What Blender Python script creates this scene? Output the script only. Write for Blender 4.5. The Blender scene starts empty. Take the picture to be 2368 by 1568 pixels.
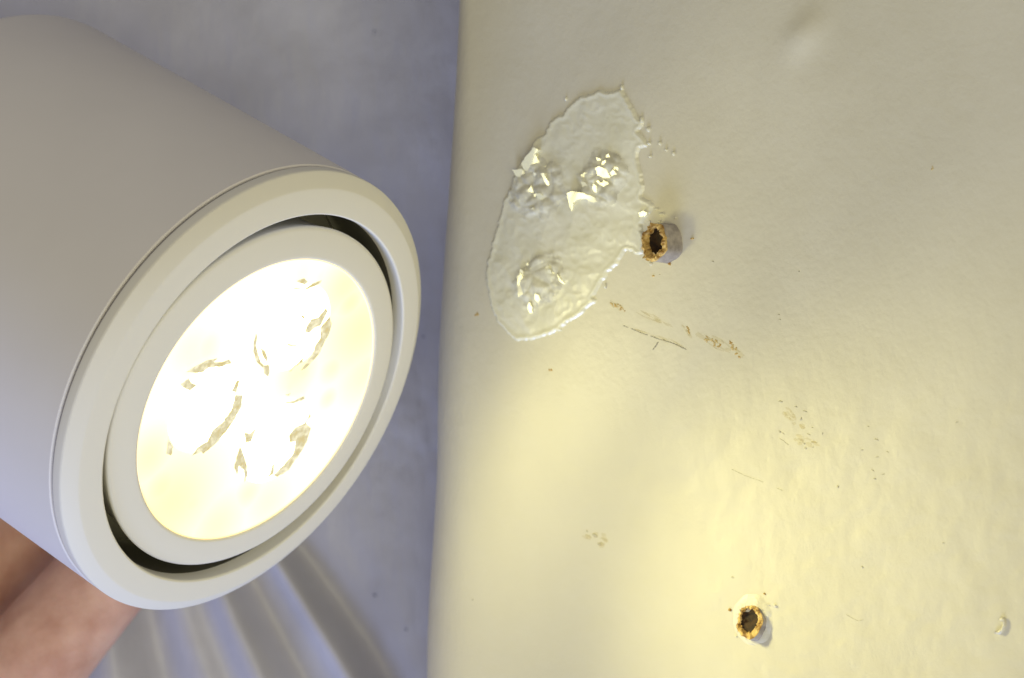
import bpy, bmesh, math, random
from mathutils import Vector, Matrix, noise
random.seed(7)
S = bpy.context.scene
COL = S.collection

# ------------------------------------------------------------------ camera, world, lights, exposure
FPX = 6562.0                      # focal length in pixels of a 2368 px wide frame
CW, CH = 2368.0, 1568.0
cam_d = bpy.data.cameras.new('camera')
cam_d.sensor_width = 36.0
cam_d.lens = FPX / CW * 36.0
cam_d.clip_start, cam_d.clip_end = 0.01, 20
cam_d.dof.use_dof = True
cam_d.dof.focus_distance = 0.345
cam_d.dof.aperture_fstop = 30
cam = bpy.data.objects.new('camera', cam_d)
cam.rotation_euler = (math.radians(90), 0, 0)
COL.objects.link(cam)
S.camera = cam

w = bpy.data.worlds.new('World')
S.world = w
w.use_nodes = True
bg = w.node_tree.nodes['Background']
bg.inputs['Color'].default_value = (0.97, 0.93, 1.0, 1)
bg.inputs['Strength'].default_value = 0.235

def area(name, loc, target, size, power, color):
    d = bpy.data.lights.new(name, 'AREA')
    d.shape = 'RECTANGLE'; d.size, d.size_y = size
    d.energy = power; d.color = color
    o = bpy.data.objects.new(name, d)
    o.location = loc
    o.rotation_euler = (Vector(target) - Vector(loc)).to_track_quat('-Z', 'Y').to_euler()
    COL.objects.link(o)
    return o
# cool daylight from low on the left, and an added unseen fill for yellow light bounced by the room
area('window_daylight', (-0.20, 0.20, -0.84), (-0.03, 0.42, -0.05), (0.4, 0.4), 5.4, (0.45, 0.58, 1.0))
area('bounce_fill', (0.18, -0.52, -0.16), (0.03, 0.36, 0.0), (0.6, 0.6), 3.3, (1.0, 0.925, 0.53))

S.view_settings.view_transform = 'Standard'
S.view_settings.look = 'None'
S.view_settings.exposure = 0
S.view_settings.gamma = 1
S.cycles.use_denoising = True
S.cycles.max_bounces = 8
S.cycles.sample_clamp_indirect = 6

LAMP = (1.0, 0.925, 0.40)          # colour of the lit lamp

# ------------------------------------------------------------------ helpers
def ray(px, py):
    return Vector(((px - CW / 2) / FPX, 1.0, -(py - CH / 2) / FPX))
def at(px, py, d):
    return ray(px, py) * d
def hit(px, py, p0, n):
    r = ray(px, py)
    return r * (p0.dot(n) / r.dot(n))
K = CW / 2564.0                   # photograph pixels to the 2368 px frame

def link(name, me, mat=None, parent=None, smooth=True):
    o = bpy.data.objects.new(name, me)
    COL.objects.link(o)
    if mat: me.materials.append(mat)
    if parent: o.parent = parent
    if smooth:
        for p in me.polygons: p.use_smooth = True
    return o
def obj(name, verts, faces, mat=None, parent=None, smooth=True):
    me = bpy.data.meshes.new(name)
    me.from_pydata([tuple(v) for v in verts], [], faces)
    me.update()
    return link(name, me, mat, parent, smooth)
def empty(name, loc):
    o = bpy.data.objects.new(name, None)
    o.empty_display_size = 0.01
    o.location = loc
    COL.objects.link(o)
    return o
def tag(o, label, cat, group=None, kind=None):
    if label: o['label'] = label
    if cat: o['category'] = cat
    if group: o['group'] = group
    if kind: o['kind'] = kind
    return o
def sharp(o, deg=35):
    me = o.data
    bm = bmesh.new(); bm.from_mesh(me)
    bmesh.ops.recalc_face_normals(bm, faces=bm.faces)
    a = math.radians(deg)
    for e in bm.edges:
        if len(e.link_faces) == 2 and e.calc_face_angle(0) > a: e.smooth = False
    bm.to_mesh(me); bm.free()
    return o

# ------------------------------------------------------------------ materials
def material(name, color, rough=0.5, spec=0.5, coat=0.0):
    m = bpy.data.materials.new(name)
    m.use_nodes = True
    b = m.node_tree.nodes['Principled BSDF']
    b.inputs['Base Color'].default_value = (*color, 1)
    b.inputs['Roughness'].default_value = rough
    b.inputs['Specular IOR Level'].default_value = spec
    b.inputs['Coat Weight'].default_value = coat
    return m
def nodes(m): return m.node_tree.nodes, m.node_tree.links, m.node_tree.nodes['Principled BSDF']
def noise_node(m, scale, detail=4, rough=0.55, stretch=None, dist=0.0):
    n, l, b = nodes(m)
    tc = n.new('ShaderNodeTexCoord')
    t = n.new('ShaderNodeTexNoise')
    t.inputs['Scale'].default_value = scale
    t.inputs['Detail'].default_value = detail
    t.inputs['Roughness'].default_value = rough
    t.inputs['Distortion'].default_value = dist
    if stretch:
        mp = n.new('ShaderNodeMapping')
        mp.inputs['Scale'].default_value = stretch
        l.new(tc.outputs['Object'], mp.inputs['Vector']); l.new(mp.outputs['Vector'], t.inputs['Vector'])
    else:
        l.new(tc.outputs['Object'], t.inputs['Vector'])
    return t.outputs['Fac']
def ramp(m, fac, stops):
    n, l, b = nodes(m)
    r = n.new('ShaderNodeValToRGB')
    e = r.color_ramp.elements
    while len(e) < len(stops): e.new(0.5)
    for i, (p, c) in enumerate(stops):
        e[i].position = p; e[i].color = (*c, 1)
    l.new(fac, r.inputs['Fac'])
    return r.outputs['Color']
def add_bump(m, facs, dist):
    n, l, b = nodes(m)
    prev = None
    for f, s, d in facs:
        bp = n.new('ShaderNodeBump')
        bp.inputs['Strength'].default_value = s
        bp.inputs['Distance'].default_value = d
        l.new(f, bp.inputs['Height'])
        if prev: l.new(prev, bp.inputs['Normal'])
        prev = bp.outputs['Normal']
    l.new(prev, b.inputs['Normal'])
def vary(m, c0, c1, scale, detail=4, lo=0.35, hi=0.65, **kw):
    n, l, b = nodes(m)
    l.new(ramp(m, noise_node(m, scale, detail, **kw), [(lo, c0), (hi, c1)]), b.inputs['Base Color'])

m_wall = material('pale_gloss_paint', (0.78, 0.75, 0.60), 0.42, 0.45)
vary(m_wall, (0.69, 0.65, 0.51), (0.74, 0.70, 0.56), 40, 7)
add_bump(m_wall, [(noise_node(m_wall, 900, 5), 0.28, 0.0002), (noise_node(m_wall, 170, 4, stretch=(1, 1, 0.7)), 0.16, 0.0008)], 1)

m_back = material('grey_gloss_paint', (0.55, 0.54, 0.64), 0.38, 0.5)
vary(m_back, (0.47, 0.465, 0.53), (0.57, 0.565, 0.64), 45, 6)
add_bump(m_back, [(noise_node(m_back, 700, 5), 0.25, 0.0002), (noise_node(m_back, 120, 5, stretch=(2.5, 1, 0.6)), 0.35, 0.0008)], 1)

m_white = material('white_powder_coat', (0.80, 0.77, 0.755), 0.55, 0.35)
add_bump(m_white, [(noise_node(m_white, 4200, 3), 0.10, 0.00008)], 1)
vary(m_white, (0.765, 0.735, 0.735), (0.79, 0.76, 0.76), 60, 3)
m_white_lit = material('warm_lit_white_coat', (0.80, 0.775, 0.71), 0.5, 0.35)  # same white coat, with yellow bounce light put into the colour
add_bump(m_white_lit, [(noise_node(m_white_lit, 4200, 3), 0.10, 0.00008)], 1)
m_groove = material('shadowed_joint_plastic', (0.25, 0.23, 0.23), 0.6)
m_dark = material('dark_gap_shade', (0.09, 0.085, 0.07), 0.55)  # shade of the gap behind the bezel lip put into the colour

def clear(m, share):
    n, l, b = nodes(m)
    t = n.new('ShaderNodeBsdfTransparent'); x = n.new('ShaderNodeMixShader')
    t.inputs['Color'].default_value = (1, 0.985, 0.93, 1)
    x.inputs['Fac'].default_value = share
    l.new(b.outputs['BSDF'], x.inputs[1]); l.new(t.outputs['BSDF'], x.inputs[2])
    l.new(x.outputs['Shader'], n['Material Output'].inputs['Surface'])
m_oval = material('clear_oval_film', (0.9, 0.88, 0.72), 0.2, 0.6, 0.3)  # paler than the wall: brightness of the ghost-shaped patch put into colour
vary(m_oval, (0.90, 0.875, 0.67), (0.985, 0.965, 0.79), 230, 6)
add_bump(m_oval, [(noise_node(m_oval, 900, 3), 0.15, 0.0003)], 1)
clear(m_oval, 0.16)
m_lump = material('clear_oval_lump', (0.76, 0.745, 0.64), 0.06, 0.7)
vary(m_lump, (0.68, 0.655, 0.52), (0.98, 0.96, 0.78), 520, 4)
clear(m_lump, 0.15)
m_flake = material('smooth_clear_flake', (0.97, 0.94, 0.66), 0.05, 0.8, 1.0)
nodes(m_flake)[2].inputs['IOR'].default_value = 1.9
m_plug_out = material('grey_plastic_sleeve', (0.62, 0.58, 0.53), 0.45)
vary(m_plug_out, (0.26, 0.23, 0.21), (0.46, 0.41, 0.36), 900, 4)
m_fibre = material('torn_yellowed_rim', (0.62, 0.40, 0.10), 0.7)
vary(m_fibre, (0.30, 0.15, 0.025), (0.80, 0.58, 0.22), 1100, 4, 0.38, 0.62)
m_core = material('rusty_hole_shade', (0.045, 0.018, 0.004), 0.8)  # rusty brown, with the shade of a deep hole put in
vary(m_core, (0.012, 0.004, 0.001), (0.06, 0.028, 0.006), 1400, 4)
m_crust = material('cracked_paint_crust', (0.77, 0.73, 0.58), 0.4)
add_bump(m_crust, [(noise_node(m_crust, 1600, 4), 0.5, 0.0003)], 1)
m_rust = material('rust_stain', (0.60, 0.42, 0.14), 0.7)
vary(m_rust, (0.50, 0.30, 0.07), (0.70, 0.57, 0.28), 900, 4)
m_scr = material('grey_scratch', (0.36, 0.33, 0.25), 0.7)
m_speck = material('dull_speck', (0.57, 0.53, 0.39), 0.7)
m_speck_grey = material('dark_grey_speck', (0.20, 0.20, 0.23), 0.7)

m_skin = material('brown_skin', (0.50, 0.27, 0.17), 0.5, 0.4)
vary(m_skin, (0.56, 0.30, 0.21), (0.73, 0.45, 0.335), 150, 6)
b = nodes(m_skin)[2]
b.inputs['Subsurface Weight'].default_value = 0.25
b.inputs['Subsurface Radius'].default_value = (0.004, 0.0015, 0.0008)
b.inputs['Subsurface Scale'].default_value = 0.6
add_bump(m_skin, [(noise_node(m_skin, 1500, 4, stretch=(1, 1, 1)), 0.35, 0.0002), (noise_node(m_skin, 1.0, 4, stretch=(260, 700, 260)), 0.4, 0.0006)], 1)
m_nail = material('fingernail', (0.62, 0.40, 0.32), 0.3, 0.5)

def emitter(name, col, strength):
    m = bpy.data.materials.new(name); m.use_nodes = True
    b = m.node_tree.nodes['Principled BSDF']
    b.inputs['Base Color'].default_value = (0.8, 0.78, 0.7, 1)
    b.inputs['Roughness'].default_value = 0.2
    b.inputs['Emission Color'].default_value = (*col, 1)
    b.inputs['Emission Strength'].default_value = strength
    return m
m_led = emitter('lit_led_optic', LAMP, 6.5)
m_optic = emitter('glowing_lens_plate', LAMP, 1.0)
m_facet = emitter('glowing_lens_facet', (1.0, 0.92, 0.58), 0.44)
nodes(m_facet)[2].inputs['Base Color'].default_value = (0.5, 0.46, 0.33, 1)
nodes(m_facet)[1].new(ramp(m_facet, noise_node(m_facet, 1100, 4), [(0.36, (0.75, 0.55, 0.13)), (0.48, (0.80, 0.72, 0.42)), (0.66, (1.5, 1.4, 1.0))]), nodes(m_facet)[2].inputs['Emission Color'])

# ------------------------------------------------------------------ pale wall: flat face, rounded free edge, return
A = math.radians(37)
WN = Vector((-math.sin(A), -math.cos(A), 0.0))
WP = at(1087, 784, 0.373)
def on_wall(px, py): return hit(px, py, WP, WN)
WE = (on_wall(1087, 0) - on_wall(1087, 1568)).normalized()      # up along the edge
WS = WN.cross(WE)
if WS.x < 0: WS = -WS                                            # to the right, away from the edge
def wall_uv(px, py):
    d = on_wall(px, py) - WP
    return d.dot(WS), d.dot(WE)
def fbm(x, y, z, o=4):
    return noise.fractal(Vector((x, y, z)), 0.7, 2.1, o)
bump_u, bump_v = wall_uv(1862, 78)
ridge_pts = [wall_uv(px * K, py * K) for px, py in ()]
def sstep(a, b, x):
    t = max(0, min(1, (x - a) / (b - a))); return t * t * (3 - 2 * t)
def wall_h(u, v):
    return 0.45 * wall_h0(u, v)
def wall_h0(u, v):
    """relief of the painted face in metres"""
    h = 0.00016 * fbm(u * 55, v * 40, 1.3) + 0.000035 * fbm(u * 260, v * 200, 4.1)
    # rough, stippled paint towards the lower right
    m = sstep(0.02, 0.05, u) * sstep(0.005, -0.02, v)
    h += m * (0.00020 * fbm(u * 210, v * 250, 7.7, 3) + 0.00007 * fbm(u * 420, v * 260, 9.7, 3))
    # broad ridge that runs down to the right, and one soft bump under the paint at the top
    du, dv = u - bump_u, v - bump_v
    q = Vector((du * 1.0 - dv * 0.35, dv))
    h += 0.0013 * math.exp(-((q.x / 0.0024) ** 2 + (q.y / 0.0026) ** 2))
    h += 0.00035 * math.exp(-(((du + 0.002) / 0.004) ** 2 + ((dv + 0.003) / 0.006) ** 2))
    return h
def wall_pt(u, v, h=0.0):
    return WP + WS * u + WE * v + WN * (wall_h(u, v) + h)
def radius(v):
    return 0.0034 + 0.0078 * sstep(0.052, -0.012, v) + 0.0040 * sstep(-0.012, -0.045, v)
def build_wall():
    vs, fs = [], []
    us = []
    u = 0.0
    while u < 0.085: us.append(u); u += 0.00042
    while u < 0.30: us.append(u); u += 0.006
    vv = []
    v = -0.20
    while v < 0.20:
        vv.append(v); v += 0.00048 if -0.062 < v < 0.062 else 0.004
    NA = 22
    for v in vv:
        r = radius(v)
        # return (back side), then the fillet, then the face
        row = []
        c = WP + WE * v - WN * r
        back = math.radians(98)
        tb = (WN * (-math.sin(back)) - WS * math.cos(back))
        pb = c + (WN * math.cos(back) - WS * math.sin(back)) * r
        row.append(pb + tb * 0.085); row.append(pb + tb * 0.02); row.append(pb + tb * 0.004)
        for i in range(NA):
            f = back * (1 - i / NA)
            rr = r + wall_h(-f * r, v) * 1.0
            row.append(c + (WN * math.cos(f) - WS * math.sin(f)) * rr)
        for u in us: row.append(wall_pt(u, v))
        vs += row
    n = len(us) + NA + 3
    for j in range(len(vv) - 1):
        for i in range(n - 1):
            a = j * n + i
            fs.append((a, a + 1, a + n + 1, a + n))
    o = obj('painted_wall', vs, fs, m_wall)
    return o
wall = build_wall()
tag(wall, 'pale cream gloss painted wall panel with rounded left edge, lit yellow by the lamp', 'wall')

# ------------------------------------------------------------------ grey wall behind
BD = 0.425
PV = (92.0, 435.0)
def fan_q(px, py):                 # where the line from the pivot through this point meets the row y = 1600 of the photograph
    dy = max(60.0, py - PV[1])
    return PV[0] + (px - PV[0]) * (1600 - PV[1]) / dy
bands = [(861, 46, -1.0), (790, 22, 1.5), (730, 26, 0.5), (663, 45, -1.0), (575, 26, 1.2), (510, 30, -0.35), (430, 34, 1.1), (330, 48, -1.0), (210, 40, 1.0), (110, 50, -0.8), (950, 40, 0.35)]  # added relief: the light and dark streaks are put into the shape
QS = []
def slope(q): return sum(a * math.exp(-((q - c) / wd) ** 2) for c, wd, a in bands)
acc = 0.0
for i in range(0, 1300):
    acc += slope(i) * 1.0
    QS.append(acc)
drift = QS[-1] / len(QS)
QS = [h - drift * i for i, h in enumerate(QS)]
def ripple(q):
    q = max(0, min(1298.9, q)); i = int(q); f = q - i
    return QS[i] * (1 - f) + QS[i + 1] * f
def build_back():
    vs, fs = [], []
    xs, zs = [], []
    x = -0.30
    while x < 0.12:
        xs.append(x); x += 0.0007 if -0.085 < x < 0.02 else 0.006
    z = -0.25
    while z < 0.25:
        zs.append(z); z += 0.0007 if -0.062 < z < 0.06 else 0.006
    for z in zs:
        for x in xs:
            px, py = (CW / 2 + x / BD * FPX) / K, (CH / 2 - z / BD * FPX) / K
            m = sstep(1180, 1420, py) * sstep(1010, 900, px - 0.25 * (py - 1500)) * sstep(-100, 120, px) * sstep(2300, 1900, py)
            h = m * ripple(fan_q(px, py)) * (BD / FPX * K) * 1.15 if m > 0 else 0.0
            h += 0.00035 * fbm(x * 40, z * 25, 2.2) + 0.00006 * fbm(x * 260, z * 120, 5.2)
            t = sstep(880, 960, px) * sstep(940, 1010, py) * sstep(1330, 1180, py)
            h += t * 0.00022 * fbm(x * 330, z * 130, 8.2)
            vs.append((x, BD - h, z))
    n = len(xs)
    for j in range(len(zs) - 1):
        for i in range(n - 1):
            a = j * n + i
            fs.append((a, a + 1, a + n + 1, a + n))
    return obj('shaded_wall', vs, fs, m_back)
back = build_back()
tag(back, 'blue grey painted wall in shade behind the lamp, with soft ripples shaped to give diagonal light and dark bands', 'wall')
# small dark pits in the grey paint
def blob(c, ax, ay, nrm, h, seed, n=10, rag=0.25):
    """low irregular mound: rim ring, raised ring, top"""
    rnd = random.Random(seed)
    rr = [1 + rnd.uniform(-rag, rag) for _ in range(n)]
    vs = []
    for k, hh in ((1.0, 0.0), (0.75, h * 0.8)):
        for i in range(n):
            t = 2 * math.pi * i / n
            vs.append(c + (ax * math.cos(t) + ay * math.sin(t)) * rr[i] * k + nrm * hh)
    vs.append(c + nrm * h)
    fs = [(i, (i + 1) % n, n + (i + 1) % n, n + i) for i in range(n)] + [(n + i, n + (i + 1) % n, 2 * n) for i in range(n)]
    return vs, fs
def merge(parts):
    V, F = [], []
    for vs, fs in parts:
        o = len(V); V += list(vs); F += [tuple(i + o for i in f) for f in fs]
    return V, F
for i, (px, py, s) in enumerate([(937, 77, 3.2), (937, 87, 2), (938, 1490, 4), (1017, 1576, 4), (1060, 843, 3.5)]):
    c = at(px * K, py * K, BD - 0.0006)
    k = BD / FPX * K * s
    obj('paint_pit', *blob(c, Vector((k, 0, -0.4 * k)), Vector((0.3 * k, 0, 0.6 * k)), Vector((0, -1, 0)), 0.0002, i), m_speck_grey, back)

# ------------------------------------------------------------------ marks on the pale wall
def wall_patch(pts, lift, mat, name, parent, top=0.00003):
    """thin film with an outline given in photograph pixels, lying on the wall"""
    uv = [wall_uv(px * K, py * K) for px, py in pts]
    cu = sum(u for u, v in uv) / len(uv); cv = sum(v for u, v in uv) / len(uv)
    n = len(uv)
    vs = [wall_pt(u, v, -0.00002) for u, v in uv]
    vs += [wall_pt(cu + (u - cu) * 0.86, cv + (v - cv) * 0.86, lift) for u, v in uv]
    vs.append(wall_pt(cu, cv, lift + top))
    fs = [(i, (i + 1) % n, n + (i + 1) % n, n + i) for i in range(n)] + [(n + i, n + (i + 1) % n, 2 * n) for i in range(n)]
    if name is None: return vs, fs
    return obj(name, vs, fs, mat, parent)
def speck(px, py, l, wd, ang, seed, lift=0.00004):
    rnd = random.Random(seed)
    pts = []
    for i in range(9):
        t = 2 * math.pi * i / 9
        r = 1 + rnd.uniform(-0.35, 0.35)
        a, b2 = l * r * math.cos(t), wd * r * math.sin(t)
        pts.append((px + a * math.cos(ang) - b2 * math.sin(ang), py + a * math.sin(ang) + b2 * math.cos(ang)))
    return wall_patch(pts, lift, None, None, None, 0.00001)
def stroke(pts, wd, seed, gaps=0.0):
    rnd = random.Random(seed); out = []
    for (x0, y0), (x1, y1) in zip(pts, pts[1:]):
        L = math.hypot(x1 - x0, y1 - y0); n = max(1, int(L / 7))
        for i in range(n):
            if rnd.random() < gaps: continue
            t = (i + 0.5) / n
            out.append(speck(x0 + (x1 - x0) * t, y0 + (y1 - y0) * t + rnd.uniform(-.6, .6), L / n * 0.62, wd * rnd.uniform(.6, 1.2), math.atan2(y1 - y0, x1 - x0), seed + i, 0.00003))
    return merge(out)
o = obj('scratch', *stroke([(1560, 815), (1600, 831), (1650, 849), (1690, 861), (1718, 875)], 1.5, 3, 0.06), m_scr, wall); o['label'] = 'long thin grey scratch below the raised patch'
o = obj('scratch', *stroke([(1648, 857), (1634, 877)], 1.6, 5), m_scr, wall); o['label'] = 'short grey tick under the long scratch'
for sd, pts in enumerate([[(1832, 1175), (1868, 1192), (1912, 1207)], [(1945, 1222), (1960, 1229)], [(2120, 1540), (2136, 1549), (2150, 1555), (2160, 1552)], [(1950, 1078), (1972, 1094)], [(1952, 1098), (1975, 1114)]]):
    obj('scratch', *stroke(pts, 0.9, 60 + sd, 0.1), m_speck, wall)
def stain(cx, cy, L, Wd, ang, n, seed):
    rnd = random.Random(seed); out = []
    for i in range(n):
        t = rnd.uniform(-1, 1); q = rnd.uniform(-1, 1) * (1 - abs(t) * 0.5)
        x = cx + L * t * math.cos(ang) - Wd * q * math.sin(ang)
        y = cy + L * t * math.sin(ang) + Wd * q * math.cos(ang)
        out.append(speck(x, y, rnd.uniform(2.0, 4.6), rnd.uniform(1.2, 2.4), rnd.uniform(0, 3.1), seed * 97 + i, 0.00002 + i * 0.0000012))
    return merge(out)
for (cx, cy, L, Wd, ang, n, sd) in [(1548, 768, 20, 5, 0.5, 12, 1), (1722, 826, 8, 3, 1.1, 7, 2), (1784, 856, 21, 9, 0.45, 22, 3), (1840, 876, 24, 6, 0.95, 18, 4), (1191, 786, 7, 5, 0.8, 5, 5), (1378, 925, 6, 3, 0.3, 3, 6), (2337, 422, 6, 5, 0.3, 4, 8)]:
    obj('rust_stain', *stain(cx, cy, L, Wd, ang, n, sd), m_rust, wall)
sp = [(1955, 1006, 7, 5, .2), (1993, 1019, 5, 3, 0), (2014, 1030, 8, 2.2, .3), (2006, 1049, 3, 6, .2), (1953, 1082, 4, 4, .6), (2014, 1111, 4, 2.5, .3), (2017, 1123, 4, 4, .2), (2034, 1071, 4, 2, .1), (2025, 1088, 7, 1.5, .3), (2060, 1086, 2, 4, 0), (2036, 1120, 3, 1.5, 0),
      (2174, 1068, 4, 2, .3), (2194, 1101, 7, 2.5, .35), (2158, 1127, 5, 2, -.2), (2196, 1145, 7, 1.6, -.1), (2185, 1178, 8, 2, .5), (2211, 1188, 6, 2, -.3), (2190, 1199, 5, 3, .1), (2222, 1132, 5, 1.6, .3), (2098, 1219, 4, 5, 0), (2395, 1058, 6, 2, -.5), (2363, 1360, 4, 2, .2), (2158, 1420, 4, 5, .4), (1835, 1446, 5, 4, .1),
      (1785, 655, 4, 3, .2), (1184, 1502, 3, 3, 0), (1953, 800, 5, 2, 0), (1950, 788, 4, 2, .2), (1490, 1340, 9, 4, .5), (1470, 1330, 5, 3, .9), (1500, 1362, 6, 3, .2), (2000, 680, 3, 2, 0)]
o = obj('dirt_specks', *merge([speck(s[0], s[1], s[2] * .8, s[3] * .75, s[4], 300 + i) for i, s in enumerate(sp)]), m_speck, wall)
o['kind'] = 'stuff'

# faint rubbed smears round the marks
m_smear = material('faint_tan_smear', (0.50, 0.43, 0.27), 0.6)
nt, lk, _b = nodes(m_smear)
clear(m_smear, 0.935)
for i, (x, y, a_, b_, an) in enumerate([(1640, 800, 46, 7, .45), (1800, 862, 52, 12, .5), (1722, 828, 20, 6, .9), (1990, 1050, 30, 14, .7), (2020, 1105, 26, 12, .3), (1490, 1345, 26, 18, .6), (1548, 768, 22, 7, .5), (1660, 850, 60, 5, .38)]):
    rs_ = random.Random(700 + i); prt = []
    for q in range(12):
        t, z = rs_.uniform(-1, 1), rs_.uniform(-1, 1)
        prt.append(speck(x + a_ * t * math.cos(an) - b_ * z * math.sin(an), y + a_ * t * math.sin(an) + b_ * z * math.cos(an), rs_.uniform(.15, .4) * a_ + 1, rs_.uniform(.15, .45) * b_, an + rs_.uniform(-.2, .2), 800 + 20 * i + q, 0.000012 + q * 0.000002))
    obj('smear', *merge(prt), m_smear, wall)

# curled paint blister near the right border
def blister():
    path = [(2493, 1583), (2503, 1584), (2511, 1577), (2515, 1566), (2516, 1555), (2512, 1549), (2505, 1552)]
    rad = [2.6, 4.2, 3.4, 3.0, 3.0, 3.6, 2.0]
    V, F = [], []; n = 8; kk = 0.34 / FPX * K
    pts = [wall_uv(x * K, y * K) for x, y in path]
    for i, ((u, v), r) in enumerate(zip(pts, rad)):
        a = pts[max(0, i - 1)]; b2 = pts[min(len(pts) - 1, i + 1)]
        d = (WS * (b2[0] - a[0]) + WE * (b2[1] - a[1])).normalized()
        side = d.cross(WN)
        c = wall_pt(u, v, 0.00010)
        for k in range(n):
            t = 2 * math.pi * k / n
            V.append(c + side * math.cos(t) * r * kk * 1.2 + WN * math.sin(t) * r * kk * 1.5)
    for i in range(len(path) - 1):
        for k in range(n):
            F.append((i * n + k, i * n + (k + 1) % n, (i + 1) * n + (k + 1) % n, (i + 1) * n + k))
    F.append(tuple(range(n))); F.append(tuple(range((len(path) - 1) * n, len(path) * n)))
    o = obj('paint_blister', V, F, m_crust, wall)
    o['label'] = 'small hook shaped paint curl near the lower right corner'
blister()

# ------------------------------------------------------------------ raised patch, shaped like an upside-down lens ghost of the leds
G = [(1557, 208), (1553, 222), (1540, 226), (1524, 229), (1504, 224), (1484, 232), (1460, 238), (1440, 248), (1428, 260), (1420, 268), (1411, 284), (1392, 292), (1376, 306), (1367, 322), (1364, 334), (1348, 342), (1332, 358), (1322, 378), (1310, 396), (1296, 416), (1288, 436), (1280, 462), (1270, 484), (1260, 498), (1255, 520), (1246, 552), (1240, 580), (1232, 602), (1226, 636), (1219, 648), (1217, 674), (1214, 698), (1221, 722), (1225, 752), (1232, 778), (1242, 802), (1258, 822), (1277, 840), (1288, 852), (1300, 856), (1320, 854), (1345, 850), (1366, 842), (1384, 836), (1396, 830), (1412, 834), (1408, 822), (1428, 806), (1450, 796), (1466, 782), (1478, 768), (1492, 760), (1496, 750), (1488, 744), (1502, 722), (1506, 712), (1520, 698), (1528, 680), (1542, 668), (1552, 662), (1556, 650), (1562, 640), (1572, 628), (1586, 634), (1600, 640), (1612, 636), (1618, 610), (1612, 580), (1608, 562), (1616, 548), (1628, 536), (1640, 520), (1638, 510), (1624, 500), (1610, 494), (1614, 470), (1612, 446), (1606, 424), (1602, 404), (1600, 386), (1604, 372), (1618, 370), (1625, 364), (1620, 354), (1612, 342), (1600, 330), (1612, 318), (1612, 300), (1598, 292), (1590, 274), (1580, 258), (1570, 240), (1562, 226), (1561, 212)]
def jag(poly, step, amp, seed):
    rnd = random.Random(seed); out = []
    for (x0, y0), (x1, y1) in zip(poly, poly[1:] + poly[:1]):
        L = math.hypot(x1 - x0, y1 - y0); n = max(1, int(L / step))
        for i in range(n):
            t = i / n
            out.append((x0 + (x1 - x0) * t + (rnd.uniform(-amp, amp) if i else 0), y0 + (y1 - y0) * t + (rnd.uniform(-amp, amp) if i else 0)))
    return out
LUMPS = [((1352, 470), 72, 92, 0.35), ((1512, 445), 66, 84, 0.30), ((1352, 700), 62, 84, 0.55)]
def inside(x, y, P):
    c = False; j = len(P) - 1
    for i in range(len(P)):
        xi, yi = P[i]; xj, yj = P[j]
        if (yi > y) != (yj > y) and x < (xj - xi) * (y - yi) / (yj - yi) + xi: c = not c
        j = i
    return c
def edge_dist(x, y, P):
    best = 1e9
    for i in range(len(P)):
        x0, y0 = P[i - 1]; x1, y1 = P[i]
        dx, dy = x1 - x0, y1 - y0; L = dx * dx + dy * dy + 1e-9
        t = max(0, min(1, ((x - x0) * dx + (y - y0) * dy) / L))
        d = (x - x0 - t * dx) ** 2 + (y - y0 - t * dy) ** 2
        if d < best: best = d
    return math.sqrt(best)
def lump_mask(x, y):
    best = 0
    for (c, a, b2, tl) in LUMPS:
        dx, dy = x - c[0], y - c[1]
        u = (dx * math.cos(tl) + dy * math.sin(tl)) / a; v = (-dx * math.sin(tl) + dy * math.cos(tl)) / b2
        r = math.sqrt(u * u + v * v) + 0.16 * fbm(x * 0.02, y * 0.02, 3.3)
        best = max(best, 1 - r)
    return best
def oval_h(x, y, d):
    rim = 0.00020 * sstep(0, 7, d) * (1 + 0.7 * math.exp(-((d - 7) / 6) ** 2))
    n1 = noise.noise(Vector((x * 0.018, y * 0.018, 0.5))); n2 = noise.noise(Vector((x * 0.05, y * 0.05, 4.5)))
    # creased skin: ridged noise
    cr = (1 - abs(n1) * 2) * 0.00013 + (1 - abs(n2) * 2) * 0.00005
    m = lump_mask(x, y)
    lump = 0.0
    if m > 0:
        c = noise.voronoi(Vector((x * 0.026, y * 0.026, 1.7)))[0]
        lump = sstep(0, 0.5, m) * (0.0003 + 0.0006 * (c[1] - c[0]))
    return rim + cr * sstep(4, 30, d) + lump
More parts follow.
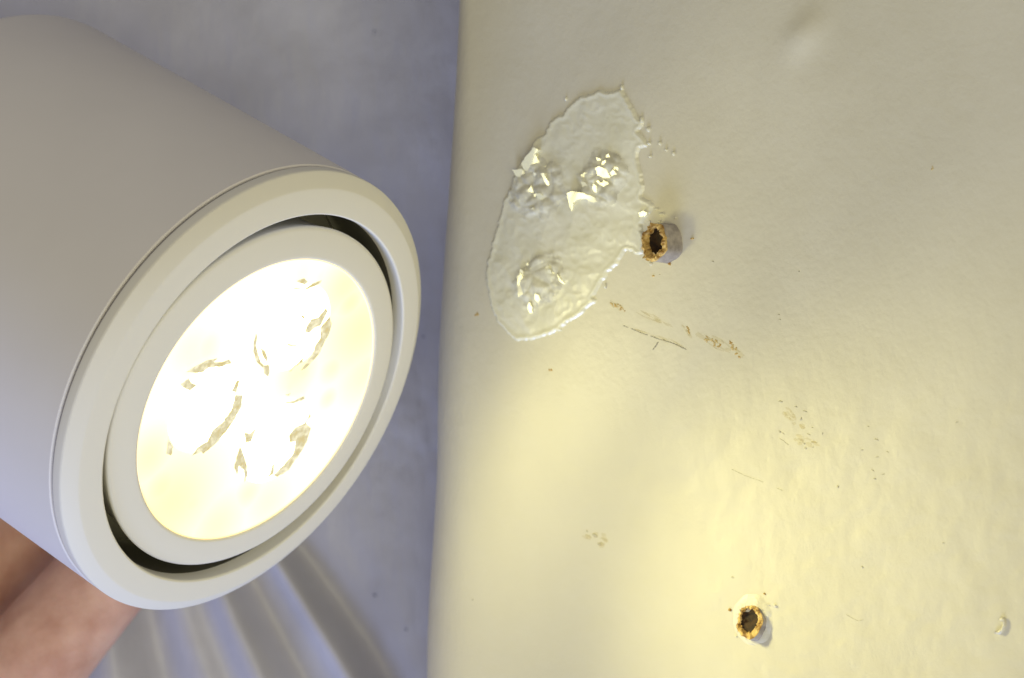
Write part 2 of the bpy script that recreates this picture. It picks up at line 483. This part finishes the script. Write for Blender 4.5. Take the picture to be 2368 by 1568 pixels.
def build_oval():
    P = jag(G, 4, 2.4, 11)
    root = empty('oval_patch', on_wall(1420 * K, 540 * K))
    tag(root, 'raised clear patch with ragged rim and shiny lumps, shaped like a lens ghost of the lamp', 'glue patch')
    bm = bmesh.new()
    step = 2.8
    x0, x1, y0, y1 = 1205, 1650, 200, 862
    nx, ny = int((x1 - x0) / step) + 1, int((y1 - y0) / step) + 1
    import numpy as np
    PA = np.array(P); PB = np.roll(PA, -1, axis=0); DV = PB - PA
    LL = (DV ** 2).sum(1) + 1e-9
    def dist_row(y):
        X = np.stack([x0 + np.arange(nx) * step, np.full(nx, y)], 1)
        T = np.clip(((X[:, None] - PA) * DV).sum(2) / LL, 0, 1)
        return np.sqrt((((X[:, None] - PA - T[..., None] * DV)) ** 2).sum(2).min(1))
    g = {}
    def add(x, y, d):
        u, v = wall_uv(x * K, y * K)
        return bm.verts.new(wall_pt(u, v, oval_h(x, y, d) if d > 0 else -0.00005) - root.location)
    rnd = random.Random(5)
    info = {}
    for j in range(ny):
        dr = dist_row(y0 + j * step)
        for i in range(nx):
            x, y = x0 + i * step, y0 + j * step
            d = float(dr[i]); ins = inside(x, y, P)
            if ins or d < step * 0.9:
                if ins and d < step * 0.35 or not ins:
                    # snap to the outline
                    best = min(P, key=lambda p: (p[0] - x) ** 2 + (p[1] - y) ** 2)
                    x, y, d = best[0], best[1], 0
                g[i, j] = add(x, y, d); info[i, j] = (x, y)
    for j in range(ny - 1):
        for i in range(nx - 1):
            q = [g.get(k) for k in ((i, j), (i + 1, j), (i + 1, j + 1), (i, j + 1))]
            q = [k for k in q if k]
            if len(q) >= 3:
                try:
                    f = bm.faces.new(q)
                    cx, cy = info.get((i, j), (0, 0))
                    f.material_index = 1 if lump_mask(cx, cy) > 0.12 else 0
                except ValueError: pass
    bmesh.ops.remove_doubles(bm, verts=bm.verts, dist=1e-6)
    bmesh.ops.recalc_face_normals(bm, faces=bm.faces)
    me = bpy.data.meshes.new('oval_film'); bm.to_mesh(me); bm.free()
    film = link('oval_film', me, m_oval, root)
    me.materials.append(m_lump)
    return root
oval = build_oval()
LC = at(575, 911, 0.35)                                       # centre of the lamp's front
LN = Vector((0.7289, -math.sqrt(1 - 0.7289 ** 2 - 0.4242 ** 2), -0.4242)).normalized()
def tilt_flake(name, pts, led, lift, parent, mat, rake=1.0):
    """small smooth flake added to the raised patch, tilted so that it mirrors one of the leds towards the viewer's side"""
    uv = [wall_uv(px * K, py * K) for px, py in pts]
    P = [wall_pt(u, v, 0) for u, v in uv]
    c = sum(P, Vector()) / len(P)
    to_l = (led - c).normalized(); to_c = (-c).normalized()
    hN = (to_l + to_c).normalized()
    hN = (WN * (1 - rake) + hN * rake).normalized()
    r = -c.normalized()
    top = []
    for p in P:
        d = p - c
        # slide along the wall normal on to the tilted plane
        t = -d.dot(hN) / WN.dot(hN)
        top.append(p + WN * t)
    lo = min((q - p).dot(WN) for q, p in zip(top, P))
    top = [q + WN * (lift - lo) for q in top]
    n = len(P)
    cc = parent.location
    V = [p - WN * 0.0001 - cc for p in P] + [q - cc for q in top]
    F = [(i, (i + 1) % n, n + (i + 1) % n, n + i) for i in range(n)] + [tuple(range(n, 2 * n))]
    o = obj(name, V, F, mat, parent, smooth=False)
    return o

# ------------------------------------------------------------------ spotlight
def frame(n):
    u = n.cross(Vector((0, 0, 1))).normalized()
    v = u.cross(n).normalized()
    return u, v
LU, LV = frame(LN)
lamp = empty('spotlight', LC)
tag(lamp, 'white cylindrical spotlight with lit three led lamp, held in a hand', 'spotlight')
def lathe(name, prof, mat, parent=lamp, seg=160, close=False, n=LN, c=Vector((0, 0, 0)), ang=32):
    """prof: (radius, distance along the axis) in mm; the lathe's base is the lamp centre"""
    u, v = frame(n)
    V, F = [], []
    for r, t in prof:
        for k in range(seg):
            a = 2 * math.pi * k / seg
            V.append(c + (u * math.cos(a) + v * math.sin(a)) * r * 1e-3 + n * t * 1e-3)
    m = len(prof)
    for i in range(m - 1 if not close else m):
        j = (i + 1) % m
        for k in range(seg):
            F.append((i * seg + k, i * seg + (k + 1) % seg, j * seg + (k + 1) % seg, j * seg + k))
    if not close:
        if prof[-1][0] < 3: F.append(tuple(range((m - 1) * seg, m * seg)))
        if prof[0][0] < 3: F.append(tuple(range(seg)))
    o = obj(name, V, F, mat, parent)
    return sharp(o, ang)
def fillet(r0, t0, r1, t1, n=6, corner='out'):
    """quarter round between two points of a profile"""
    out = []
    for i in range(n + 1):
        a = math.pi / 2 * i / n
        if corner == 'out': out.append((r0 + (r1 - r0) * math.sin(a), t0 + (t1 - t0) * (1 - math.cos(a))))
        else: out.append((r0 + (r1 - r0) * (1 - math.cos(a)), t0 + (t1 - t0) * math.sin(a)))
    return out
L = -53.5
lathe('housing', [(0.5, L)] + [(27.5, L)] + fillet(27.5, L, 30.0, L + 2.5, 6)[1:] + [(30.0, -30), (30.0, -1.75), (29.85, -1.6), (28.6, -1.6)], m_white)
lathe('joint_line', [(29.0, -1.7), (29.62, -1.62), (29.62, -1.1), (29.0, -1.1)], m_groove)
bez = lathe('bezel', [(28.8, -1.25), (29.75, -1.25), (29.95, -1.1), (30.0, -0.8), (30.0, 0.1), (29.93, 0.3), (29.8, 0.42), (28.35, 1.42), (28.2, 1.5), (28.0, 1.55), (25.4, 2.0), (25.15, 2.02), (25.0, 1.95), (24.93, 1.8), (24.9, 0.1)], m_white_lit, ang=16)
lathe('bore', [(24.95, 0.15), (24.9, -3.5), (24.9, -9.0)], m_dark)
lathe('gimbal_cup', [(24.8, -9.0), (21.0, -9.2), (3.0, -9.3)], m_dark)
# the inner ring sits a little tilted in its gimbal
Q = Matrix.Rotation(math.radians(-2.2), 3, LV)
RN = (Q @ LN).normalized()
lathe('gimbal_ring', [(21.8, -7), (22.5, -0.8), (23.1, 0.95), (23.1, 1.28), (22.9, 1.5), (22.6, 1.58), (19.6, 2.15), (19.3, 2.15), (19.17, 2.05), (19.15, 1.6), (19.15, -4)], m_white_lit, n=RN, ang=50)
bulb = lathe('lens_plate', [(19.1, -1.0), (19.1, 1.75), (18.9, 1.9), (17.9, 1.92), (0.2, 1.92)], m_optic, n=RN)
bulb.data.materials[0] = m_optic
m_halo = emitter('lens_halo_glow', (1.0, 0.70, 0.26), 0.9)  # added glowing ring for the orange halo round the lens
lathe('lens_halo', [(18.95, 1.7), (18.98, 2.0), (19.06, 2.04), (19.13, 1.98), (19.14, 1.7)], m_halo, n=RN)
bu, bv = frame(RN)
PL = LC + RN * 0.00192
def on_lens(px, py, up=0.0):        # frame pixels -> point on the lens plate, relative to the lamp's base
    return hit(px, py, PL + RN * up, RN) - LC
# glow of the plate: white hot, yellower in a few blurred places
n, l, b = nodes(m_optic)
tc = n.new('ShaderNodeTexCoord')
prev = None
YEL = [((838, 760), 10.0, 1.0), ((800, 660), 6.5, .95), ((845, 860), 7.0, .8), ((395, 1165), 11.5, 1.0), ((345, 1060), 6.5, .9), ((500, 1215), 7.0, .8), ((690, 860), 5.0, .8), ((620, 1160), 6.0, .6), ((440, 810), 5.0, .5), ((812, 700), 4.2, 1.0), ((815, 770), 3.6, 0.9), ((770, 850), 3.4, .8), ((375, 1130), 5.5, 1.0), ((440, 1165), 4.5, .9), ((575, 1140), 3.6, .75), ((700, 860), 3.0, .85), ((480, 800), 3.0, .55), ((760, 920), 2.4, .7), ((350, 1040), 2.6, .6), ((700, 615), 4.0, .25)]
for (px, py), r, a in YEL:
    d = n.new('ShaderNodeVectorMath'); d.operation = 'DISTANCE'
    l.new(tc.outputs['Object'], d.inputs[0]); d.inputs[1].default_value = on_lens(px, py)
    mr = n.new('ShaderNodeMapRange'); mr.interpolation_type = 'SMOOTHSTEP'
    mr.inputs['From Min'].default_value = 0; mr.inputs['From Max'].default_value = r * 1e-3 * 1.25
    mr.inputs['To Min'].default_value = a; mr.inputs['To Max'].default_value = 0
    l.new(d.outputs['Value'], mr.inputs['Value'])
    if prev is None: prev = mr.outputs['Result']
    else:
        mx = n.new('ShaderNodeMath'); mx.operation = 'MAXIMUM'
        l.new(prev, mx.inputs[0]); l.new(mr.outputs['Result'], mx.inputs[1]); prev = mx.outputs['Value']
mix = n.new('ShaderNodeMixRGB')
mix.inputs['Color1'].default_value = (1.3, 1.25, 0.93, 1)
mix.inputs['Color2'].default_value = (1.10, 1.03, 0.42, 1)
l.new(prev, mix.inputs['Fac']); l.new(mix.outputs['Color'], b.inputs['Emission Color'])
b.inputs['Base Color'].default_value = (0.3, 0.3, 0.26, 1)

CUPS = [(679, 757), (477, 944), (632, 1018)]
LEDS = []
def cup_mesh(c):
    V, F = [], []; seg = 40
    prof = [(5.9, 0.0), (5.9, 0.10), (5.3, 0.20), (4.0, 0.30), (2.0, 0.35), (0.0, 0.36)]
    for r, t in prof[:-1]:
        for k in range(seg):
            a = 2 * math.pi * k / seg
            V.append(c + (bu * math.cos(a) + bv * math.sin(a)) * r * 1e-3 + RN * t * 1e-3)
    V.append(c + RN * 0.36e-3)
    for i in range(len(prof) - 2):
        for k in range(seg): F.append((i * seg + k, i * seg + (k + 1) % seg, (i + 1) * seg + (k + 1) % seg, (i + 1) * seg + k))
    i = len(prof) - 2
    for k in range(seg): F.append((i * seg + k, i * seg + (k + 1) % seg, len(V) - 1))
    return V, F
for px, py in CUPS:
    c = on_lens(px, py)
    LEDS.append(c + LC)
    obj('led_lens', *cup_mesh(c), m_led, bulb)

# dim facets of the led optics, their gold light put into emission; outlines in pixels of a crop of the photograph
ZK = 700.0 / 1372
FAC = [
 [(868, 243), (905, 228), (922, 246), (908, 262)], [(838, 278), (870, 272), (912, 278), (945, 255), (992, 238), (985, 252), (958, 268), (920, 284), (880, 282)],
 [(888, 405), (908, 418), (906, 432), (892, 418)], [(1012, 372), (1020, 392), (1000, 430), (985, 462), (958, 472), (930, 498), (910, 492), (918, 462), (940, 430), (975, 420)],
 [(1030, 415), (1040, 452), (1028, 500), (1005, 540), (985, 590), (950, 632), (912, 672), (888, 682), (920, 640), (945, 600), (958, 560), (985, 520), (985, 470), (1010, 440)],
 [(830, 690), (845, 668), (870, 648), (905, 612), (898, 640), (868, 662), (842, 685)], [(668, 498), (676, 520), (668, 560), (680, 600), (690, 640), (712, 662), (700, 668), (672, 640), (655, 590), (658, 540)],
 [(680, 558), (712, 585), (728, 625), (722, 640), (700, 606)], [(700, 655), (732, 652), (736, 672), (728, 712), (708, 695)], [(812, 545), (840, 552), (870, 556), (860, 566), (828, 560)],
 [(325, 690), (372, 660), (430, 630), (480, 622), (460, 640), (505, 640), (536, 628), (548, 645), (505, 662), (440, 666), (410, 690), (380, 694)], [(297, 748), (340, 720), (350, 740), (380, 752), (345, 780), (312, 765)],
 [(572, 732), (590, 728), (574, 790), (548, 782)], [(568, 800), (604, 802), (596, 862), (562, 925), (520, 985), (470, 1040), (410, 1092), (400, 1080), (355, 1100), (380, 1060), (430, 1030), (455, 975), (500, 940), (545, 880)],
 [(238, 1020), (262, 1056), (252, 1098), (228, 1090)], [(808, 836), (850, 830), (905, 806), (908, 820), (860, 842), (818, 846)], [(812, 800), (840, 792), (830, 808)],
 [(610, 985), (640, 990), (672, 960), (660, 990), (645, 1030), (618, 1035)], [(590, 1050), (606, 1090), (625, 1150), (626, 1200), (612, 1230), (608, 1170), (585, 1150), (575, 1190), (562, 1160), (572, 1110)],
 [(932, 895), (936, 905), (915, 940), (938, 965), (920, 1030), (880, 1095), (830, 1170), (770, 1205), (750, 1195), (800, 1150), (850, 1090), (862, 1030), (835, 1035), (830, 1000), (862, 960), (905, 940)], [(710, 1222), (735, 1190), (748, 1142), (764, 1140), (752, 1190)],
]
for f in FAC:
    px = [((300 + x * ZK) * K, (580 + y * ZK) * K) for x, y in jag(f, 14, 2.2, len(f))]
    cpt = Vector((sum(p[0] for p in px) / len(px), sum(p[1] for p in px) / len(px)))
    V = [on_lens(*p, 0.0001) for p in px] + [on_lens(*p, 0.00045 + random.uniform(0, 0.00012)) for p in px]
    m_ = len(px)
    o = obj('lens_facet', V, [(i, (i + 1) % m_, m_ + (i + 1) % m_, m_ + i) for i in range(m_)] + [tuple(range(m_, 2 * m_))], m_facet, bulb, smooth=False)

# glints of the raised patch: added smooth flakes that mirror the leds
ZG = 600.0 / 1344
def zg(pts): return [(1180 + x * ZG, 180 + y * ZG) for x, y in pts]
FL = [
 ('white', [(722, 540), (745, 530), (775, 545), (798, 590), (800, 608), (785, 620), (755, 625), (730, 600)], 0, 1),
 ('y', [(735, 622), (785, 618), (795, 660), (790, 682), (765, 660)], 0, .985),
 ('y', [(632, 580), (655, 565), (690, 572), (705, 560), (712, 590), (690, 600), (665, 608), (640, 600)], 1, .97),
 ('y', [(568, 680), (600, 672), (650, 680), (700, 700), (722, 728), (700, 735), (660, 712), (620, 715), (590, 735), (578, 785), (568, 760)], 1, .97),
 ('y', [(302, 520), (330, 480), (360, 450), (380, 425), (400, 440), (382, 465), (395, 510), (370, 540), (330, 555), (310, 550)], 0, .97),
 ('y', [(250, 550), (300, 545), (310, 575), (285, 595), (262, 580)], 0, .975),
 ('w', [(330, 665), (355, 640), (362, 670), (350, 705), (332, 700)], 0, .99),
 ('w', [(395, 680), (430, 675), (425, 700), (400, 725)], 1, .99),
 ('w', [(425, 572), (442, 570), (450, 610), (452, 650), (440, 640), (432, 600)], 2, .99),
 ('w', [(365, 605), (395, 575), (418, 565), (405, 582), (375, 615)], 2, .98),
 ('y', [(280, 1150), (300, 1130), (320, 1170), (355, 1220), (330, 1250), (300, 1250), (280, 1262)], 0, .97),
 ('y', [(445, 1150), (470, 1120), (485, 1135), (465, 1165), (448, 1175)], 1, .975),
 ('w', [(388, 1158), (420, 1115), (462, 1085), (462, 1098), (430, 1125), (405, 1150)], 1, .98),
 ('w', [(332, 1320), (345, 1290), (358, 1318), (355, 1350), (338, 1355)], 2, 1),
 ('w', [(500, 1130), (515, 1160), (535, 1185), (530, 1190), (508, 1170)], 1, .98),
 ('y', [(720, 478), (745, 490), (740, 520), (725, 520)], 2, .97), ('y', [(775, 470), (790, 460), (795, 480), (775, 505)], 2, .97),
 ('w', [(950, 790), (975, 778), (1000, 790), (985, 810), (955, 815)], 0, .98),
]
for k, pts, led, rake in FL:
    tilt_flake('shiny_flake', jag(zg(pts), 4, 1.2, led + len(pts)), LEDS[led], 0.0004, oval, m_flake, rake)
rs = random.Random(21)
for i in range(30):
    c_, a_, b_, t_ = LUMPS[i % 3]
    x, y = c_[0] + rs.uniform(-.62, .62) * a_, c_[1] + rs.uniform(-.62, .62) * b_
    z = rs.uniform(3, 8); th = rs.uniform(0, 3.1)
    pts = [(x + z * math.cos(th + q) * rs.uniform(.6, 1.3), y + z * 1.5 * math.sin(th + q) * rs.uniform(.6, 1.3)) for q in (0, 1.3, 2.6, 3.8, 5.1)]
    tilt_flake('shiny_flake', pts, LEDS[rs.randrange(3)] + Vector((rs.uniform(-.008, .008), 0, rs.uniform(-.008, .008))), rs.uniform(0.0003, 0.0007), oval, m_flake, rs.uniform(.95, 1))
# loose flecks of the same film to the right of the patch
for i, (x, y, a, b2) in enumerate([(995, 322, 12, 16), (1060, 400, 8, 12), (1095, 437, 7, 9), (1137, 458, 8, 15), (1005, 475, 8, 10), (848, 88, 9, 22), (535, 152, 5, 12), (1040, 770, 10, 8), (1068, 798, 14, 8), (960, 270, 10, 25), (755, 1200, 5, 18), (1000, 400, 10, 10)]):
    px, py = zg([(x, y)])[0]
    u, v = wall_uv(px * K, py * K)
    kk = 0.345 / FPX * K * ZG
    vs, fs = blob(wall_pt(u, v, 0) - oval.location, WS * a * kk * 1.25, WE * b2 * kk, WN, 0.00035, 40 + i, 10, 0.2)
    obj('oval_fleck', vs, fs, m_oval, oval)

# the beam of the lamp, sent out by its optics
sd = bpy.data.lights.new('lamp_beam', 'SPOT')
sd.energy = 0.62; sd.color = LAMP; sd.spot_size = math.radians(108); sd.spot_blend = 1.0; sd.shadow_soft_size = 0.006
so = bpy.data.objects.new('lamp_beam', sd)
so.parent = lamp; so.location = RN * 0.0024
so.rotation_euler = RN.to_track_quat('-Z', 'Y').to_euler()
COL.objects.link(so)
# and the wide spill of light round that beam
wd_ = bpy.data.lights.new('lamp_spill', 'SPOT')
wd_.energy = 0.047; wd_.color = LAMP; wd_.spot_size = math.radians(174); wd_.spot_blend = 0.35; wd_.shadow_soft_size = 0.006
wo = bpy.data.objects.new('lamp_spill', wd_)
wo.parent = lamp; wo.location = RN * 0.0024
wo.rotation_euler = RN.to_track_quat('-Z', 'Y').to_euler()
COL.objects.link(wo)

# ------------------------------------------------------------------ plugs in the wall
def plug(px, py, R, height, label, seed, tear, lean, crust):
    """torn hollow wall plug: sleeve, torn rim, dark core, crust of paint round its foot; px, py is the centre of its mouth"""
    rnd = random.Random(seed)
    ax = (WN + WE * lean[1] + WS * lean[0]).normalized()
    mouth = hit(px * K, py * K, WP + WN * height, WN)
    base = mouth - ax * (height / ax.dot(WN))
    root = empty('wall_plug', base)
    tag(root, label, 'wall plug', 'torn wall plugs in the pale wall')
    u = ax.cross(Vector((0, 0, 1))).normalized(); v = u.cross(ax).normalized()
    seg = 44
    def ring(rf, tf, off=0.0): return [(u * .8 + v * .6) * (off * R) + (u * math.cos(2 * math.pi * k / seg) + v * math.sin(2 * math.pi * k / seg)) * rf(k) + ax * tf(k) for k in range(seg)]
    def strip(name, rings, mat, cap=False, smooth=True):
        V = [p for r in rings for p in r]; F = []
        for i in range(len(rings) - 1):
            for k in range(seg): F.append((i * seg + k, i * seg + (k + 1) % seg, (i + 1) * seg + (k + 1) % seg, (i + 1) * seg + k))
        if cap: F.append(tuple(range((len(rings) - 1) * seg, len(rings) * seg)))
        return obj(name, V, F, mat, root, smooth)
    nz = lambda k, f, s: noise.noise(Vector((math.cos(2 * math.pi * k / seg) * f, math.sin(2 * math.pi * k / seg) * f, seed + s)))
    top = lambda k: height * (1 + tear * nz(k, 1.6, 0) + 0.6 * tear * nz(k, 5, 1))
    rad = lambda k: R * (1 + 0.16 * nz(k, 1.5, 2) + .05 * nz(k, 4, 5))
    strip('sleeve', [ring(lambda k: rad(k) * 1.08, lambda k: -0.0006), ring(lambda k: rad(k) * 1.03, lambda k: height * .25), ring(rad, lambda k: top(k) * .8), ring(lambda k: rad(k) * .96, lambda k: top(k) * .97)], m_plug_out)
    jr = [rnd.uniform(-1, 1) for _ in range(seg)]
    strip('torn_rim', [ring(lambda k: rad(k) * 1.0, lambda k: top(k) * .84), ring(lambda k: rad(k) * (1.0 + .04 * jr[k]), lambda k: top(k) * (1.0 + .05 * jr[k])), ring(lambda k: rad(k) * (.84 + .06 * jr[k]), lambda k: top(k) * (1.06 + .10 * jr[-k])), ring(lambda k: rad(k) * (.74 + .09 * jr[k]), lambda k: top(k) * (.92 + .12 * jr[(k * 7) % seg]), .13), ring(lambda k: rad(k) * (.68 + .06 * jr[-k]), lambda k: top(k) * .60, .13)], m_fibre, smooth=False)
    strip('hollow_core', [ring(lambda k: rad(k) * .76, lambda k: height * .66, .13), ring(lambda k: rad(k) * .70, lambda k: height * .45, .1), ring(lambda k: rad(k) * .4, lambda k: height * .3, .05), ring(lambda k: rad(k) * .05, lambda k: height * .26)], m_core, cap=True)
    # splinters of the torn rim
    for i in range(9):
        a = rnd.uniform(0, 2 * math.pi); k = int(a / (2 * math.pi) * seg) % seg
        d = u * math.cos(a) + v * math.sin(a); s_ = ax.cross(d)
        p = d * rad(k) * rnd.uniform(.72, 1.0) + ax * top(k) * rnd.uniform(.85, 1.0)
        ln = R * rnd.uniform(.18, .42); wd = R * rnd.uniform(.06, .13)
        q = p + (d * rnd.uniform(-.7, .5) + ax * rnd.uniform(.2, .8) + s_ * rnd.uniform(-.4, .4)).normalized() * ln
        V = [p + s_ * wd, p - s_ * wd, p - d * wd, q]
        obj('splinter', V, [(0, 1, 3), (1, 2, 3), (2, 0, 3), (0, 2, 1)], m_fibre, root, smooth=False)
    # crumbs of paint and dust on the wall round the foot
    fu, fv = (base - WP).dot(WS), (base - WP).dot(WE)
    for i in range(9):
        a = rnd.uniform(0, 2 * math.pi); q = R * rnd.uniform(1.1, 2.0); z = R * rnd.uniform(.05, .16)
        vs, fs = blob(wall_pt(fu + q * math.cos(a), fv + q * math.sin(a)) - base, WS * z, WE * z * rnd.uniform(.5, 1), WN, z * .7, seed * 50 + i, 7, .35)
        obj('crumb', vs, fs, m_crust if i % 3 else m_fibre, root, smooth=False)
    if crust:
        # raised collar of cracked paint round the foot, thicker on the side given by crust
        cr = []
        N0 = 48
        V, F = [], []
        foot = base - WP
        cu, cv = foot.dot(WS), foot.dot(WE)
        for jx, (k, hh) in enumerate(((1.00, .9), (1.12, 1.0), (1.24, .7), (1.42, -.1))):
            for i in range(N0):
                a = 2 * math.pi * i / N0
                g = 0.45 + 0.75 * max(0, math.cos(a - crust[0])) + .28 * noise.noise(Vector((math.cos(a) * 2.4, math.sin(a) * 2.4, seed + 9)))
                rr = R * (1 + (k - 1) * (0.6 + 1.0 * g)) * (1 + .03 * noise.noise(Vector((i * .9, jx, seed))))
                uu, v2 = cu + rr * math.cos(a), cv + rr * math.sin(a)
                V.append(wall_pt(uu, v2, hh * crust[1] * max(.12, g)) - base)
        for j in range(3):
            for i in range(N0): F.append((j * N0 + i, j * N0 + (i + 1) % N0, (j + 1) * N0 + (i + 1) % N0, (j + 1) * N0 + i))
        obj('paint_collar', V, F, m_crust, root)
    return root
plug(1635, 607, 0.0023, 0.0022, 'larger torn yellowed wall plug standing at the right rim of the raised patch', 3, .22, (-0.26, 0.03), None)
plug(1876, 1556, 0.0020, 0.0007, 'smaller torn rusty wall plug low on the pale wall near its foot', 8, .34, (-0.10, 0.18), (1.6, 0.0003))

# ------------------------------------------------------------------ hand
def hand():
    root = empty('person', at(-700, 2250, 0.42))
    tag(root, "person's brown skinned hand gripping the white spotlight from below", 'person')
    verts, edges, rad = [], [], []
    def add(p, r, prev=None):
        verts.append(p - root.location); rad.append(r)
        if prev is not None: edges.append((prev, len(verts) - 1))
        return len(verts) - 1
    wrist = add(at(-760, 2500, 0.425), 0.021)
    palm = add(at(-480, 2120, 0.418), 0.020, wrist)
    palm2 = add(at(-330, 1900, 0.413), 0.0165, palm)
    def finger(chain, prev):
        for (x, y, d, r) in chain: prev = add(at(x, y, d), r, prev)
    # index finger, seen from the lower left corner to where it slips behind the lamp
    finger([(-60, 1700, 0.406, 0.0088), (90, 1510, 0.402, 0.0083), (205, 1375, 0.4015, 0.0076), (330, 1235, 0.401, 0.0070), (420, 1130, 0.401, 0.0060)], palm2)
    # middle, ring and little finger behind it, in the lamp's shade
    finger([(-240, 1600, 0.418, 0.0088), (-90, 1400, 0.418, 0.0082), (60, 1230, 0.417, 0.0076), (190, 1090, 0.415, 0.0070), (270, 990, 0.414, 0.0060)], palm2)
    finger([(-420, 1560, 0.420, 0.0082), (-270, 1310, 0.4195, 0.0078), (-110, 1120, 0.418, 0.0072), (0, 980, 0.416, 0.0066), (70, 890, 0.414, 0.0058)], palm)
    finger([(-620, 1600, 0.421, 0.0076), (-500, 1330, 0.4205, 0.0070), (-360, 1130, 0.419, 0.0064), (-270, 1010, 0.417, 0.0058), (-210, 930, 0.415, 0.0050)], palm)
    # thumb, on the near side of the lamp's back end, out of the frame
    finger([(-560, 1850, 0.398, 0.0105), (-560, 1500, 0.372, 0.0098), (-520, 1200, 0.352, 0.0090), (-470, 1020, 0.344, 0.0084), (-430, 900, 0.341, 0.0070)], palm)
    me = bpy.data.meshes.new('hand_skin')
    me.from_pydata([tuple(v) for v in verts], edges, [])
    o = link('hand', me, m_skin, root, smooth=False)
    sk = o.modifiers.new('skin', 'SKIN'); sk.use_smooth_shade = True
    for i, r in enumerate(rad): me.skin_vertices[0].data[i].radius = (r, r)
    me.skin_vertices[0].data[0].use_root = True
    s = o.modifiers.new('sub', 'SUBSURF'); s.levels = s.render_levels = 3
    return root
hand()
